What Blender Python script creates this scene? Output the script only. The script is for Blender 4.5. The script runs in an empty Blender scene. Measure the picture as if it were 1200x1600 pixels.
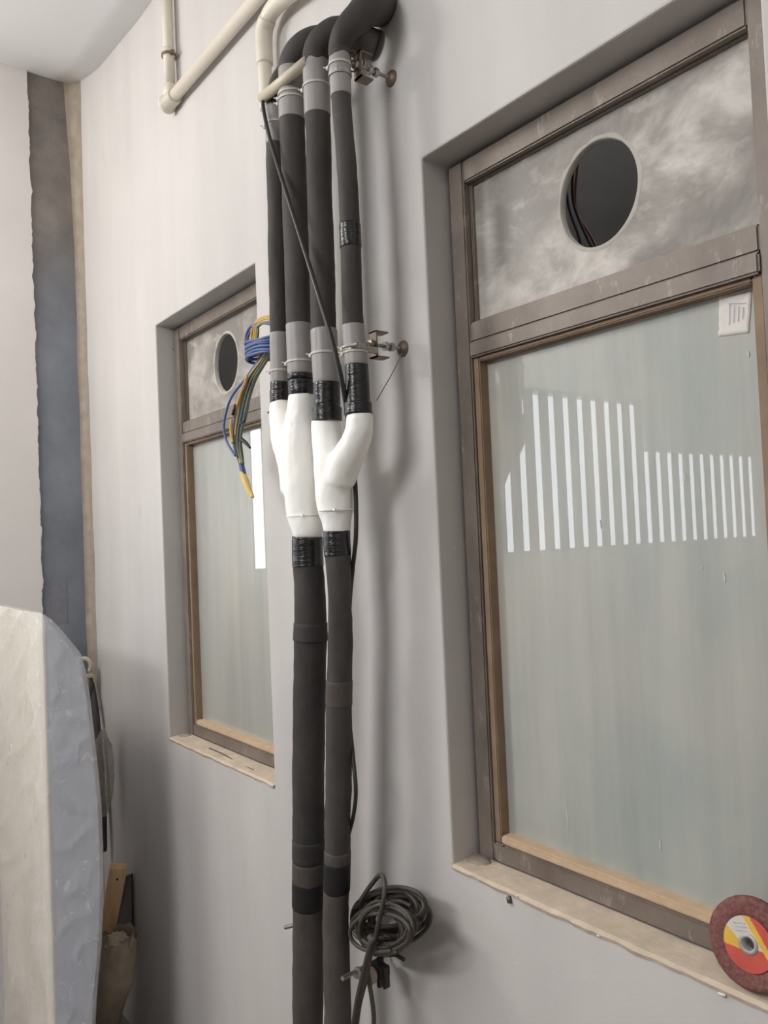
import bpy, bmesh, math, random
from mathutils import Vector, Matrix, noise
random.seed(7)
sc = bpy.context.scene
COL = sc.collection

# ------------------------------------------------------------------ camera
F = 1250.0                                     # focal length in pixels of the 1200x1600 frame
CAM = Vector((0.0, -1.0, 1.75))
AX = Vector((0.60231305, -0.04971473, -0.79671038))   # world X, Y, Z seen in camera axes (right, down, forward)
AY = Vector((0.79710473, -0.01621873, 0.60362323))
AZ = Vector((-0.0429306, -0.99863176, 0.02985909))
right = Vector((AX[0], AY[0], AZ[0])); down = Vector((AX[1], AY[1], AZ[1])); fwd = Vector((AX[2], AY[2], AZ[2]))
cd = bpy.data.cameras.new('camera'); cam = bpy.data.objects.new('camera', cd); COL.objects.link(cam)
cd.sensor_fit = 'VERTICAL'; cd.sensor_height = 36; cd.lens = F / 1600 * 36; cd.clip_start = .02
M = Matrix((( right.x, -down.x, -fwd.x, CAM.x), (right.y, -down.y, -fwd.y, CAM.y), (right.z, -down.z, -fwd.z, CAM.z), (0, 0, 0, 1)))
cam.matrix_world = M
sc.camera = cam

# ------------------------------------------------------------------ world, lamps, exposure
w = bpy.data.worlds.new('sky'); sc.world = w; w.use_nodes = True
bg = w.node_tree.nodes['Background']; bg.inputs[0].default_value = (.90, .95, 1.0, 1); bg.inputs[1].default_value = 7.5

def area_lamp(name, loc, target, size, power, col):
    ld = bpy.data.lights.new(name, 'AREA'); ld.shape = 'RECTANGLE'; ld.size, ld.size_y = size
    ld.energy = power; ld.color = col
    o = bpy.data.objects.new(name, ld); COL.objects.link(o); o.location = loc
    o.rotation_euler = (Vector(target) - Vector(loc)).to_track_quat('-Z', 'Y').to_euler()
    return o
# tube lamp high on the left wall (throws the pipes' shadows), unseen fill lights added out of frame
pl = bpy.data.lights.new('wall_lamp', 'POINT'); pl.energy = 66; pl.shadow_soft_size = .2; pl.color = (1, .955, .905)
po = bpy.data.objects.new('wall_lamp', pl); COL.objects.link(po); po.location = (-2.85, -1.8, 3.2)
area_lamp('overhead_fill', (-.6, -3.4, 3.45), (-.9, -2.6, 0), (1.3, .6), 20, (1, .96, .92))  # added overhead fill, stands for no known fixture
area_lamp('rear_fill', (-1.0, -3.3, 3.1), (-1.5, 0, 2.2), (1.2, .3), 46, (.96, .97, 1))  # added fill aimed at the window wall to lift its shade
area_lamp('overhead_fill', (1.6, -1.6, 3.45), (0.6, -1.0, 0), (1.0, .5), 9, (1, .95, .90))  # weaker added fill from the right
sc.view_settings.view_transform = 'Standard'; sc.view_settings.look = 'None'
sc.view_settings.exposure = -0.24; sc.view_settings.gamma = 1; sc.view_settings.use_curve_mapping = False

# ------------------------------------------------------------------ helpers
def W(px, py, y=0.0):
    """the point of the vertical plane y=const that stands at this place of the photograph (a tape measure on the wall)"""
    r = Vector((px - 600, py - 800, F)); d = Vector((r.dot(AX), r.dot(AY), r.dot(AZ)))
    return CAM + d * ((y - CAM.y) / d.y)
def WX(px, py, x):
    r = Vector((px - 600, py - 800, F)); d = Vector((r.dot(AX), r.dot(AY), r.dot(AZ)))
    return CAM + d * ((x - CAM.x) / d.x)
def dep(p): return (Vector(p) - CAM).dot(fwd)
def rad(wpx, p): return wpx * .5 * dep(p) / F

def link(name, me, mat, parent=None, smooth=False):
    o = bpy.data.objects.new(name, me); COL.objects.link(o)
    if mat: me.materials.append(mat)
    if smooth:
        for p in me.polygons: p.use_smooth = True
    if parent: o.parent = parent
    return o
def obj(name, bm, mat, parent=None, smooth=False, kind=None, label=None):
    bmesh.ops.recalc_face_normals(bm, faces=bm.faces)
    me = bpy.data.meshes.new(name); bm.to_mesh(me); bm.free()
    o = link(name, me, mat, parent, smooth)
    if kind: o['kind'] = kind
    if label: o['label'] = label
    if parent and parent.type == 'EMPTY': o.matrix_parent_inverse = parent.matrix_world_inverse if False else Matrix.Translation(-parent.location)
    return o
def thing(name, label, cat, loc, group=None):
    o = bpy.data.objects.new(name, None); COL.objects.link(o); o.location = loc; o.empty_display_size = .05
    o['label'] = label; o['category'] = cat
    if group: o['group'] = group
    return o
def tag(o, label, cat, group=None):
    o['label'] = label; o['category'] = cat
    if group: o['group'] = group
    return o
def struct(o): o['kind'] = 'structure'; return o

def box(bm, a, b, bev=0):
    x0, y0, z0 = a; x1, y1, z1 = b
    vs = [bm.verts.new(p) for p in [(x0,y0,z0),(x1,y0,z0),(x1,y1,z0),(x0,y1,z0),(x0,y0,z1),(x1,y0,z1),(x1,y1,z1),(x0,y1,z1)]]
    fs = [bm.faces.new([vs[i] for i in q]) for q in [(0,3,2,1),(4,5,6,7),(0,1,5,4),(1,2,6,5),(2,3,7,6),(3,0,4,7)]]
    if bev:
        es = list({e for f in fs for e in f.edges})
        bmesh.ops.bevel(bm, geom=es, offset=bev, segments=2, affect='EDGES')
    return bm
def BX(a, b, bev=0): return box(bmesh.new(), a, b, bev)

def spline(pts, n=8):
    """Catmull-Rom through (Vector, radius) pairs"""
    P = [(Vector(p), r) for p, r in pts]
    if len(P) == 2: n = 1
    out = []
    for i in range(len(P) - 1):
        p0 = P[max(i-1, 0)]; p1 = P[i]; p2 = P[i+1]; p3 = P[min(i+2, len(P)-1)]
        for k in range(n):
            t = k / n
            def cr(a, b, c, d): return .5*((2*b) + (c-a)*t + (2*a-5*b+4*c-d)*t*t + (3*b-a-3*c+d)*t**3)
            out.append((cr(p0[0], p1[0], p2[0], p3[0]), p1[1] + (p2[1]-p1[1])*t))
    out.append(P[-1]); return out
def tube(bm, pts, seg=16, cap=True, fn=None):
    """sweep a circle along (Vector, radius) samples"""
    T = []
    for i in range(len(pts)):
        a = pts[max(i-1, 0)][0]; b = pts[min(i+1, len(pts)-1)][0]; t = (b - a)
        T.append(t.normalized() if t.length > 1e-9 else Vector((0,0,1)))
    ref = Vector((1,0,0)) if abs(T[0].x) < .8 else Vector((0,1,0))
    nrm = (ref - T[0]*ref.dot(T[0])).normalized(); rings = []
    for i, (p, r) in enumerate(pts):
        nrm = (nrm - T[i]*nrm.dot(T[i])).normalized(); bi = T[i].cross(nrm)
        ring = []
        for k in range(seg):
            a = 2*math.pi*k/seg; q = nrm*math.cos(a) + bi*math.sin(a); rr = r
            if fn: rr = r + fn(p, q, i)
            ring.append(bm.verts.new(p + q*rr))
        rings.append(ring)
    for a, b in zip(rings, rings[1:]):
        for k in range(seg): bm.faces.new((a[k], a[(k+1) % seg], b[(k+1) % seg], b[k]))
    if cap: bm.faces.new(rings[0][::-1]); bm.faces.new(rings[-1])
    return bm
def lathe(bm, prof, loc, axis, seg=32):
    """prof: (r, h) pairs spun about axis through loc"""
    axis = Vector(axis).normalized(); ref = Vector((0,0,1)) if abs(axis.z) < .9 else Vector((1,0,0))
    u = axis.cross(ref).normalized(); v = axis.cross(u); rings = []
    for r, h in prof:
        c = Vector(loc) + axis*h
        rings.append([bm.verts.new(c + (u*math.cos(2*math.pi*k/seg) + v*math.sin(2*math.pi*k/seg))*max(r, 1e-5)) for k in range(seg)])
    for a, b in zip(rings, rings[1:]):
        for k in range(seg): bm.faces.new((a[k], a[(k+1) % seg], b[(k+1) % seg], b[k]))
    return bm
def cyl(bm, a, b, r, seg=16): return tube(bm, [(Vector(a), r), (Vector(b), r)], seg)

# ------------------------------------------------------------------ materials
def lin(c): return tuple(((v/255)/12.92 if v/255 <= .04045 else ((v/255+.055)/1.055)**2.4) for v in c) + (1,)
class Mat:
    def __init__(s, name, rough=.8, spec=.5, **kw):
        s.m = bpy.data.materials.new(name); s.m.use_nodes = True; s.t = s.m.node_tree; s.N = s.t.nodes
        s.b = s.N['Principled BSDF']; s.b.inputs['Roughness'].default_value = rough; s.b.inputs['Specular IOR Level'].default_value = spec
        for k, v in kw.items(): s.b.inputs[k.replace('_', ' ')].default_value = v
        s.tc = s.N.new('ShaderNodeTexCoord'); s.bumps = None
    def noise(s, scale, detail=5, rough=.6, stretch=(1,1,1), loc=(0,0,0), dist=0):
        mp = s.N.new('ShaderNodeMapping'); mp.inputs['Scale'].default_value = stretch; mp.inputs['Location'].default_value = loc
        s.t.links.new(s.tc.outputs['Object'], mp.inputs[0])
        n = s.N.new('ShaderNodeTexNoise'); n.inputs['Scale'].default_value = scale; n.inputs['Detail'].default_value = detail
        n.inputs['Roughness'].default_value = rough; n.inputs['Distortion'].default_value = dist
        s.t.links.new(mp.outputs[0], n.inputs['Vector']); return n.outputs['Fac']
    def ramp(s, fac, stops):
        r = s.N.new('ShaderNodeValToRGB'); e = r.color_ramp.elements
        while len(e) < len(stops): e.new(.5)
        for el, (p, c) in zip(e, stops):
            el.position = p; el.color = c if len(c) == 4 else (*c, 1)
        s.t.links.new(fac, r.inputs[0]); return r.outputs[0]
    def mix(s, fac, a, b, mode='MIX'):
        m = s.N.new('ShaderNodeMix'); m.data_type = 'RGBA'; m.blend_type = mode
        for i, v in ((0, fac), (6, a), (7, b)):
            if hasattr(v, 'is_linked') or hasattr(v, 'links'): s.t.links.new(v, m.inputs[i])
            else: m.inputs[i].default_value = v
        return m.outputs[2]
    def color(s, c):
        if isinstance(c, tuple): s.b.inputs['Base Color'].default_value = c
        else: s.t.links.new(c, s.b.inputs['Base Color'])
        return s
    def bump(s, fac, dist, strength=1):
        b = s.N.new('ShaderNodeBump'); b.inputs['Distance'].default_value = dist; b.inputs['Strength'].default_value = strength
        s.t.links.new(fac, b.inputs['Height'])
        if s.bumps: s.t.links.new(s.bumps, b.inputs['Normal'])
        s.bumps = b.outputs[0]; s.t.links.new(s.bumps, s.b.inputs['Normal']); return s
    def rough(s, fac, lo, hi):
        m = s.N.new('ShaderNodeMapRange'); m.inputs[3].default_value = lo; m.inputs[4].default_value = hi
        s.t.links.new(fac, m.inputs[0]); s.t.links.new(m.outputs[0], s.b.inputs['Roughness']); return s
BW = lambda v: (v, v, v, 1)

def simple(name, c, var=.12, scale=40, rough=.7, bump=0, spec=.5, **kw):
    m = Mat(name, rough, spec, **kw); base = lin(c)
    n = m.noise(scale)
    m.color(m.ramp(n, [(.3, tuple(v*(1-var) for v in base[:3])), (.7, tuple(min(1, v*(1+var)) for v in base[:3]))]))
    if bump: m.bump(n, bump)
    return m.m

def wall_mat():
    m = Mat('wall_paint', .75, .3)
    c = m.ramp(m.noise(1.3, 4, .5), [(.3, lin((200, 196, 193))), (.7, lin((210, 206, 202)))])
    v = m.ramp(m.noise(6, 3, .5, (1, 1, .15), (3, 0, 0)), [(.35, BW(.93)), (.6, BW(1))])       # faint roller strokes
    c = m.mix(1.0, c, v, 'MULTIPLY')
    sm = m.ramp(m.noise(5, 4, .6, (1.3, 1, .6), (7, 2, 3)), [(.66, BW(0)), (.78, BW(1))])       # smudges
    mm = m.N.new('ShaderNodeMath'); mm.operation = 'MULTIPLY'; mm.inputs[1].default_value = .28; m.t.links.new(sm, mm.inputs[0])
    c = m.mix(mm.outputs[0], c, lin((150, 142, 136)))
    sp = m.ramp(m.noise(85, 2, .5), [(.76, BW(0)), (.8, BW(1))])
    c = m.mix(sp, c, lin((228, 224, 218)))
    m.color(c); m.bump(m.noise(9, 4, .5), .004, .5); m.bump(m.noise(120, 3), .0006, .5); return m.m
WALL = wall_mat()
CEIL = simple('ceiling_paint', (238, 239, 240), .03, 2, .8)
FLOOR = simple('cement_floor', (128, 122, 116), .15, 5, .85, .003)
CREAM = simple('cream_skim_coat', (220, 216, 212), .04, 3, .8, .002)
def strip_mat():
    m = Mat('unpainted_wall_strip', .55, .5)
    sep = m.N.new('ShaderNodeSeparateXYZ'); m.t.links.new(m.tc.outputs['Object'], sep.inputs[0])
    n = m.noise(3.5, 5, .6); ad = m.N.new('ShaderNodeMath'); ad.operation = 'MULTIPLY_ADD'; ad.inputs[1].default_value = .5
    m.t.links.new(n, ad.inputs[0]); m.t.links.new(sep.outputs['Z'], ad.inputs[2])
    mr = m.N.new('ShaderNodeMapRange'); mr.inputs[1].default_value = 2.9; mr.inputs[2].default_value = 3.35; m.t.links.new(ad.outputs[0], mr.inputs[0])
    blue = m.ramp(m.noise(5, 4), [(.3, lin((110, 115, 124))), (.7, lin((132, 137, 146)))])      # bluish daylight reflection put into the lower colour
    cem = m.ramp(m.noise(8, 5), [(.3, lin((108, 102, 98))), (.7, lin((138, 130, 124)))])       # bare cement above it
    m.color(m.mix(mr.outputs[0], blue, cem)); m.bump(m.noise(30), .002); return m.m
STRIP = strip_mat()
PLASTER = simple('raw_beige_plaster', (162, 150, 136), .13, 22, .9, .003)
SILLM = simple('dusty_cement_sill', (206, 190, 170), .14, 26, .9, .003)
def frame_mat():
    m = Mat('brown_aluminium_frame', .45, .5, Metallic=.15)
    c = m.ramp(m.noise(7, 5, .65, (1, 1, .7)), [(.3, lin((110, 100, 92))), (.7, lin((140, 129, 119)))])
    sc_ = m.ramp(m.noise(38, 6, .75, (1, 1, .35), (4, 1, 2)), [(.58, BW(0)), (.64, BW(1))])    # scuffs, dried cement
    mm = m.N.new('ShaderNodeMath'); mm.operation = 'MULTIPLY'; mm.inputs[1].default_value = .35; m.t.links.new(sc_, mm.inputs[0])
    c = m.mix(mm.outputs[0], c, lin((186, 176, 164))); m.color(c); m.bump(m.noise(60), .0006); return m.m
FRAME = frame_mat()
GASKET = simple('dark_gap_sealant', (40, 36, 34), .1, 40, .8)
BEAD = simple('dust_stained_bead', (142, 120, 98), .16, 18, .75)
BEADTOP = simple('dust_covered_bottom_bead', (202, 176, 146), .1, 30, .9)
def glass_mat():
    m = Mat('dusty_frosted_glass', .32, .5, Coat_Weight=1.0, Coat_Roughness=.006, Coat_IOR=1.6)
    c = m.ramp(m.noise(3.2, 5, .6, (1, 1, .5)), [(.25, lin((156, 166, 162))), (.5, lin((178, 179, 172))), (.75, lin((188, 184, 172)))])
    st = m.ramp(m.noise(22, 5, .6, (1, 1, .05), (5, 0, 2)), [(.35, BW(.92)), (.62, BW(1.05))])  # vertical run marks
    c = m.mix(1.0, c, st, 'MULTIPLY')
    sp = m.ramp(m.noise(46, 2, .5, (1, 1, .3), (9, 9, 1)), [(.765, BW(0)), (.785, BW(1))])         # paint specks
    c = m.mix(sp, c, lin((214, 212, 202))); m.color(c); return m.m
GLASS = glass_mat()
def smear_mat(name, amt):
    m = Mat(name, .6, .4, Coat_Weight=.25, Coat_Roughness=.25)
    n = m.noise(6, 5, .6, (1.0, 1, 1.5), (2, 0, 1), .35)
    c = m.ramp(n, [(.42, lin((134, 128, 122))), (.54, lin((160, 154, 147))), (.68, lin((160+amt, 155+amt, 147+amt)))])
    n2 = m.noise(15, 4, .6, (.55, 1, 1.1), (1, 0, 6), .3)
    c = m.mix(m.ramp(n2, [(.58, BW(0)), (.72, BW(.75))]), c, lin((196, 192, 182)))
    m.color(c); m.bump(n, .002); return m.m
SMEAR = smear_mat('putty_smeared_glass', 45)
SMEAR2 = smear_mat('putty_dusted_glass', 25)
RING = simple('white_putty_ring', (182, 178, 168), .1, 40, .85, .002)
SHAFT = simple('dark_shaft_wall', (128, 122, 116), .1, 6, .9)

def foam_rubber(name, c, s=1):
    m = Mat(name, .72, .35); b = lin(c)
    dust = m.ramp(m.noise(9, 6, .7, (1, 1, .45)), [(.35, b), (.72, tuple(min(1, v*1.75+.012) for v in b[:3]))])
    m.color(dust); m.bump(m.noise(14, 4, .6, (1, 1, .5)), .004, .6); m.bump(m.noise(160, 3), .0006, .6); return m.m
INSUL = foam_rubber('black_rubber_insulation', (58, 54, 51))
INSULD = foam_rubber('dark_rubber_insulation', (50, 47, 45))
BROWNP = foam_rubber('dusty_insulation_patch', (68, 62, 58))
GREYT = simple('grey_duct_tape', (150, 146, 143), .05, 20, .42, .0008)
BLACKT = Mat('glossy_black_tape', .22, .6); BLACKT.color(lin((30, 30, 31))); BLACKT.bump(BLACKT.noise(45, 4, .6, (.5, .5, 2.2)), .003); BLACKT = BLACKT.m
MATTET = simple('matte_black_tape', (26, 25, 26), .05, 40, .55, .0005)
def wrap_mat():
    m = Mat('white_foam_wrap', .42, .5)
    c = m.ramp(m.noise(9, 5, .6), [(.35, lin((250, 248, 240))), (.7, lin((254, 253, 250)))])
    c = m.mix(m.ramp(m.noise(34, 3, .5, (1, 1, .6), (3, 3, 0)), [(.75, BW(0)), (.79, BW(.35))]), c, lin((150, 138, 122)))
    m.color(c); m.bump(m.noise(18, 4), .003, .6); return m.m
WRAP = wrap_mat()
TIE = simple('pale_cable_tie', (196, 190, 180), .04, 40, .4)
PVC = simple('cream_pvc', (222, 214, 198), .04, 10, .38)
PVCS = simple('aged_cream_pvc', (200, 190, 168), .06, 10, .4)
CABLE = simple('black_cable', (42, 40, 38), .12, 60, .4)
CABLEG = simple('dusty_black_cable', (66, 60, 54), .2, 60, .55)
STEEL = simple('galvanised_steel', (170, 166, 160), .12, 80, .35, Metallic=.8)
RUST = simple('tarnished_steel', (128, 114, 100), .2, 80, .5, .0005, Metallic=.6)
BLUE = simple('blue_wire', (70, 94, 142), .1, 40, .4)
YELLOW = simple('yellow_wire', (198, 166, 80), .1, 40, .4)
GREEN = simple('green_wire', (100, 110, 84), .12, 40, .4)
RED = simple('red_wire', (150, 84, 76), .1, 40, .4)
MASK = simple('masking_tape', (226, 196, 120), .12, 60, .7, .001)
PAPER = simple('white_paper', (226, 220, 214), .04, 30, .8, .001)
INK = simple('faint_grey_ink', (200, 201, 208), .05, 30, .8)
WOODM = Mat('pine_wood', .6, .4)
WOODM.color(WOODM.ramp(WOODM.noise(30, 5, .6, (1, 1, .12)), [(.3, lin((224, 182, 130))), (.7, lin((246, 214, 168)))])); WOODM = WOODM.m
KNOT = simple('wood_knot', (92, 64, 42), .1, 60, .7)
SACK = Mat('woven_sack', .85, .3); SACK.color(SACK.ramp(SACK.noise(9, 5), [(.3, lin((168, 152, 132))), (.7, lin((206, 190, 168)))])); SACK.bump(SACK.noise(220, 2), .001); SACK.bump(SACK.noise(12, 4), .012); SACK = SACK.m
RUBBLE = simple('plaster_rubble', (188, 172, 150), .2, 60, .9, .003)
DARKP = simple('dark_grey_plastic', (70, 64, 66), .1, 20, .5)
BRISTLE = Mat('maroon_abrasive', .9, .2); BRISTLE.color(BRISTLE.ramp(BRISTLE.noise(160, 4, .7), [(.3, lin((104, 66, 62))), (.7, lin((148, 104, 98)))])); BRISTLE.bump(BRISTLE.noise(400, 3), .0015); BRISTLE = BRISTLE.m

# ------------------------------------------------------------------ room shell
XL, ZS, ZT = -3.3, 1.124, 2.474                # left wall, sill height, head height
WX1 = (-1.153, -.488); WX2 = (-2.522, -1.832)  # the two openings
XR, YB = 2.6, -6.2
def window_wall():
    bm = bmesh.new(); th = .13
    xs = [XL-.12, WX2[0], WX2[1], WX1[0], WX1[1], XR]; zs = [0, ZS, ZT, 3.8]
    for i in range(5):
        for j in range(3):
            if j == 1 and i in (1, 3): continue
            for y in (0, th):
                bm.faces.new([bm.verts.new((x, y, z)) for x, z in ((xs[i], zs[j]), (xs[i+1], zs[j]), (xs[i+1], zs[j+1]), (xs[i], zs[j+1]))])
    for a, b in (WX1, WX2):
        for p, q in (((a, ZS), (a, ZT)), ((a, ZT), (b, ZT)), ((b, ZT), (b, ZS)), ((b, ZS), (a, ZS))):
            bm.faces.new([bm.verts.new(v) for v in ((p[0], 0, p[1]), (q[0], 0, q[1]), (q[0], th, q[1]), (p[0], th, p[1]))])
    bmesh.ops.remove_doubles(bm, verts=bm.verts, dist=1e-5)
    return bm
o = obj('wall_front', window_wall(), WALL); struct(o)
# bevel-soft arrises of the openings
bv = o.modifiers.new('soft', 'BEVEL'); bv.width = .004; bv.segments = 2; bv.limit_method = 'ANGLE'; bv.angle_limit = math.radians(60)

# ceiling, hand-plastered: it lifts a little towards the left corner
def ceil_z(x, y): return 3.525 + .06*max(0, (-x-2.5))/.6 + .05*max(0, min(1, (-x-3.0)/.3))
bm = bmesh.new(); xs = [XR, 0, -1.5, -2.3] + [-2.5 - .06*k for k in range(1, 16)]; ys = [.02, -.1, -.2, -.4, -1, -2, -4, YB]
G = [[bm.verts.new((x, y, ceil_z(x, y))) for y in ys] for x in xs]
for i in range(len(xs)-1):
    for j in range(len(ys)-1): bm.faces.new((G[i][j], G[i+1][j], G[i+1][j+1], G[i][j+1]))
ce = obj('ceiling', bm, CEIL, smooth=True); struct(ce)
sd = ce.modifiers.new('slab', 'SOLIDIFY'); sd.thickness = .1; sd.offset = 1 if ce.data.polygons[0].normal.z > 0 else -1
struct(obj('floor', BX((XL-.12, YB, -.1), (XR, 0, 0)), FLOOR))
struct(obj('wall_right', BX((XR, YB, 0), (XR+.12, .13, 3.8)), WALL))
struct(obj('wall_rear', BX((XL, YB-.12, 0), (XR, YB, 3.8)), WALL))
# left wall with the long barred opening whose slots mirror in the glass
YA, YC, YD, ZB0, ZB1, ZB2 = -.56, -3.70, -5.30, 1.62, 2.60, 2.27
bm = bmesh.new(); t = .12
def lw(y0, y1, z0, z1): box(bm, (XL-t, min(y0, y1), z0), (XL, max(y0, y1), z1))
lw(.0, YA, 0, 3.8); lw(YA, YD, 0, ZB0); lw(YA, -2.05, 2.30, 3.8); lw(-2.05, YC, ZB1, 3.8); lw(YC, YD, ZB2, 3.8); lw(YD, YB, 0, 3.8)
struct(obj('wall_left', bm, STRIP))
o = thing('window_3', 'x', 'x', (XL, (YA+YD)/2, ZB0)); del o['label'], o['category']; struct(o)
k = 0; yb = YA
ys_ = [-.63 - .14*i for i in range(33)]
for i, yc in enumerate(ys_ + [None]):
    y1 = (yc + .028) if yc is not None else YD
    top = 2.30 if yb > -2.09 else (ZB1 if yb > YC else ZB2)
    bar = obj('bar', BX((XL-.066, y1, ZB0), (XL-.060, yb, top)), simple('bar_paint', (120, 118, 114)) if i == 0 else bpy.data.materials['bar_paint'], o)
    yb = (yc - .028) if yc is not None else 0
# cream skim coat over the left wall, stopping short of the corner with a torn edge
bm = bmesh.new(); N = 320; e0 = []; e1 = []; b0 = []; b1 = []
for i in range(N+1):
    z = 3.7*i/N
    yy = -.186 - .003*(z < 1.6) + .005*noise.noise(Vector((0, 3, z*9))) + .006*noise.noise(Vector((5, 3, z*26))) + .003*noise.noise(Vector((2, 3, z*70)))
    th = .012
    e0.append(bm.verts.new((XL+th, yy, z))); e1.append(bm.verts.new((XL-.001, yy+.002, z)))
    b0.append(bm.verts.new((XL+th, YA+.01, z)))
for i in range(N):
    bm.faces.new((e0[i], e0[i+1], e1[i+1], e1[i])); bm.faces.new((b0[i], b0[i+1], e0[i+1], e0[i]))
for y0, y1, z0, z1 in ((YD, YA+.01, 0, ZB0-.01), (-2.05, YA+.01, 2.31, 3.7), (YC, -2.05, ZB1+.01, 3.7), (YD, YC, ZB2+.01, 3.7), (YB, YD, 0, 3.7)):
    box(bm, (XL-.001, y0, z0), (XL+.012, y1, z1))
struct(obj('trim_1', bm, CREAM))
# raw plaster bead down the corner between the walls
def corner_bm():
    bm = bmesh.new(); N = 70; rows = []
    for i in range(N+1):
        z = 3.66*i/N; top = max(0, (z-2.95)/.65)**1.6
        n1 = noise.noise(Vector((1, 0, z*5)))*.006; n2 = noise.noise(Vector((4, 0, z*5)))*.007
        a = .022 + n1*.7 + .02*top; b = .060 + n2 + .02*top
        row = []
        for k in range(7):
            s = k/6*math.pi/2
            row.append(bm.verts.new((XL + b*(1-math.sin(math.pi/2-s)**.7) , -a*(1-math.sin(s)**.7), z)))
        rows.append(row)
    for i in range(N):
        for k in range(6): bm.faces.new((rows[i][k], rows[i+1][k], rows[i+1][k+1], rows[i][k+1]))
    return bm
struct(obj('trim_2', corner_bm(), PLASTER, smooth=True))
# pale patch on the dark strip
tag_p = obj('paint_patch', BX((XL, -.155, 1.46), (XL+.0015, -.095, 1.63)), simple('pale_patch', (122, 122, 130)), bpy.data.objects['wall_left'])

# ------------------------------------------------------------------ daylight shaft behind the windows
bm = bmesh.new()
box(bm, (-3.2, 1.1, .5), (.2, 1.2, 3.6)); box(bm, (-3.3, .14, .5), (-3.2, 1.2, 3.6)); box(bm, (.2, .14, .5), (.3, 1.2, 3.6)); box(bm, (-3.3, .14, .4), (.3, 1.2, .5))
box(bm, (-3.3, .14, 3.5), (.3, .86, 3.6))
struct(obj('wall_outer', bm, SHAFT))

# ------------------------------------------------------------------ windows
def beads(x0, x1, z0, z1, root, y0=.066, y1=.092, wd=.016, ms=None):
    B1, B2 = ms or (BEAD, BEADTOP)
    for a, b, m in (((x0, z0+.0), (x0+wd, z1), B1), ((x1-wd, z0), (x1, z1), B1), ((x0+wd, z1-wd*.5), (x1-wd, z1), ms[0] if ms else BEAD)):
        obj('glazing_bead', BX((a[0], y0, a[1]), (b[0], y1, b[1]), .002), m, root)
    obj('glazing_bead', BX((x0+wd, y0-.002, z0), (x1-wd, y1, z0+wd), .0035), B2, root)
def window(name, x0, x1, hole, smear):
    root = bpy.data.objects.new(name, None); COL.objects.link(root); root.location = (x0, .06, ZS); root['kind'] = 'structure'
    g = .009; fy, by = .060, .105; sw = .040
    for a, b in (((x0, ZS), (x0+g, ZT)), ((x1-g, ZS), (x1, ZT)), ((x0, ZT-g), (x1, ZT)), ((x0, ZS), (x1, ZS+g))):
        obj('sealant_gap', BX((a[0], .082, a[1]), (b[0], .11, b[1])), GASKET, root)
    X0, X1, Z0, Z1 = x0+g, x1-g, ZS+g, ZT-g
    obj('frame_stile', BX((X0, fy, Z0), (X0+sw, by, Z1), .003), FRAME, root)
    obj('frame_stile', BX((X1-sw, fy, Z0), (X1, by, Z1), .003), FRAME, root)
    obj('frame_rail', BX((X0+sw, fy+.001, Z1-.043), (X1-sw, by, Z1), .003), FRAME, root)
    obj('frame_rail', BX((X0+sw, fy+.001, Z0), (X1-sw, by, Z0+.034), .003), FRAME, root)
    obj('middle_rail', BX((X0+sw, fy+.001, 2.112), (X1-sw, by, 2.150), .003), FRAME, root)
    obj('middle_rail', BX((X0+sw, fy-.004, 2.082), (X1-sw, by, 2.111), .003), FRAME, root)
    beads(X0+sw, X1-sw, Z0+.034, 2.082, root); beads(X0+sw, X1-sw, 2.150, Z1-.043, root, .076, .092, .006, (FRAME, FRAME))
    gp = obj('glass_pane', BX((X0+sw, .088, Z0+.034), (X1-sw, .094, 2.082)), GLASS, root)
    # upper pane: putty-smeared, with a round duct hole
    bm = bmesh.new(); px0, px1, pz0, pz1 = X0+sw, X1-sw, 2.150, Z1-.043; cx, cz = hole; n = 64; fr = []; bk = []; fo = []; bo = []
    for k in range(n):
        a = 2*math.pi*k/n; c, s = math.cos(a), math.sin(a)
        wob = 1 + .012*noise.noise(Vector((c*2, s*2, x0)))
        fr.append(bm.verts.new((cx + .079*c*wob, .084, cz + .088*s*wob))); bk.append(bm.verts.new((cx + .079*c*wob, .097, cz + .088*s*wob)))
        tx = ((px1-cx) if c > 0 else (cx-px0))/max(abs(c), 1e-6); tz = ((pz1-cz) if s > 0 else (cz-pz0))/max(abs(s), 1e-6); tt = min(tx, tz)
        fo.append(bm.verts.new((cx + c*tt, .084, cz + s*tt))); bo.append(bm.verts.new((cx + c*tt, .097, cz + s*tt)))
    for k in range(n):
        j = (k+1) % n
        bm.faces.new((fr[k], fr[j], fo[j], fo[k])); bm.faces.new((bk[k], bo[k], bo[j], bk[j])); bm.faces.new((fr[k], bk[k], bk[j], fr[j]))
    # square the corners off
    for qx, qz in ((px0, pz0), (px1, pz0), (px1, pz1), (px0, pz1)):
        v = min(fo, key=lambda v: (v.co.x-qx)**2 + (v.co.z-qz)**2); v.co.x, v.co.z = qx, qz
        v = min(bo, key=lambda v: (v.co.x-qx)**2 + (v.co.z-qz)**2); v.co.x, v.co.z = qx, qz
    up = obj('upper_pane', bm, smear, root)
    bm = bmesh.new(); rg = []
    for k in range(n):
        a = 2*math.pi*k/n; c, s = math.cos(a), math.sin(a); ext = .003 + .014*abs(noise.noise(Vector((c*1.7+x0, s*1.7, 3))))
        rg.append([bm.verts.new((cx + (.079+d)*c, y, cz + (.088+d)*s)) for d, y in ((-.0012, .0965), (-.0012, .0835), (.0008, .0828), (ext, .0838))])
    for k in range(n):
        for q in range(3): bm.faces.new((rg[k][q], rg[k][q+1], rg[(k+1) % n][q+1], rg[(k+1) % n][q]))
    obj('putty_ring', bm, RING, root, True, label='white putty around the duct hole')
    return root
h1 = W(936, 303, .088); h2 = W(355, 567, .088)
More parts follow.
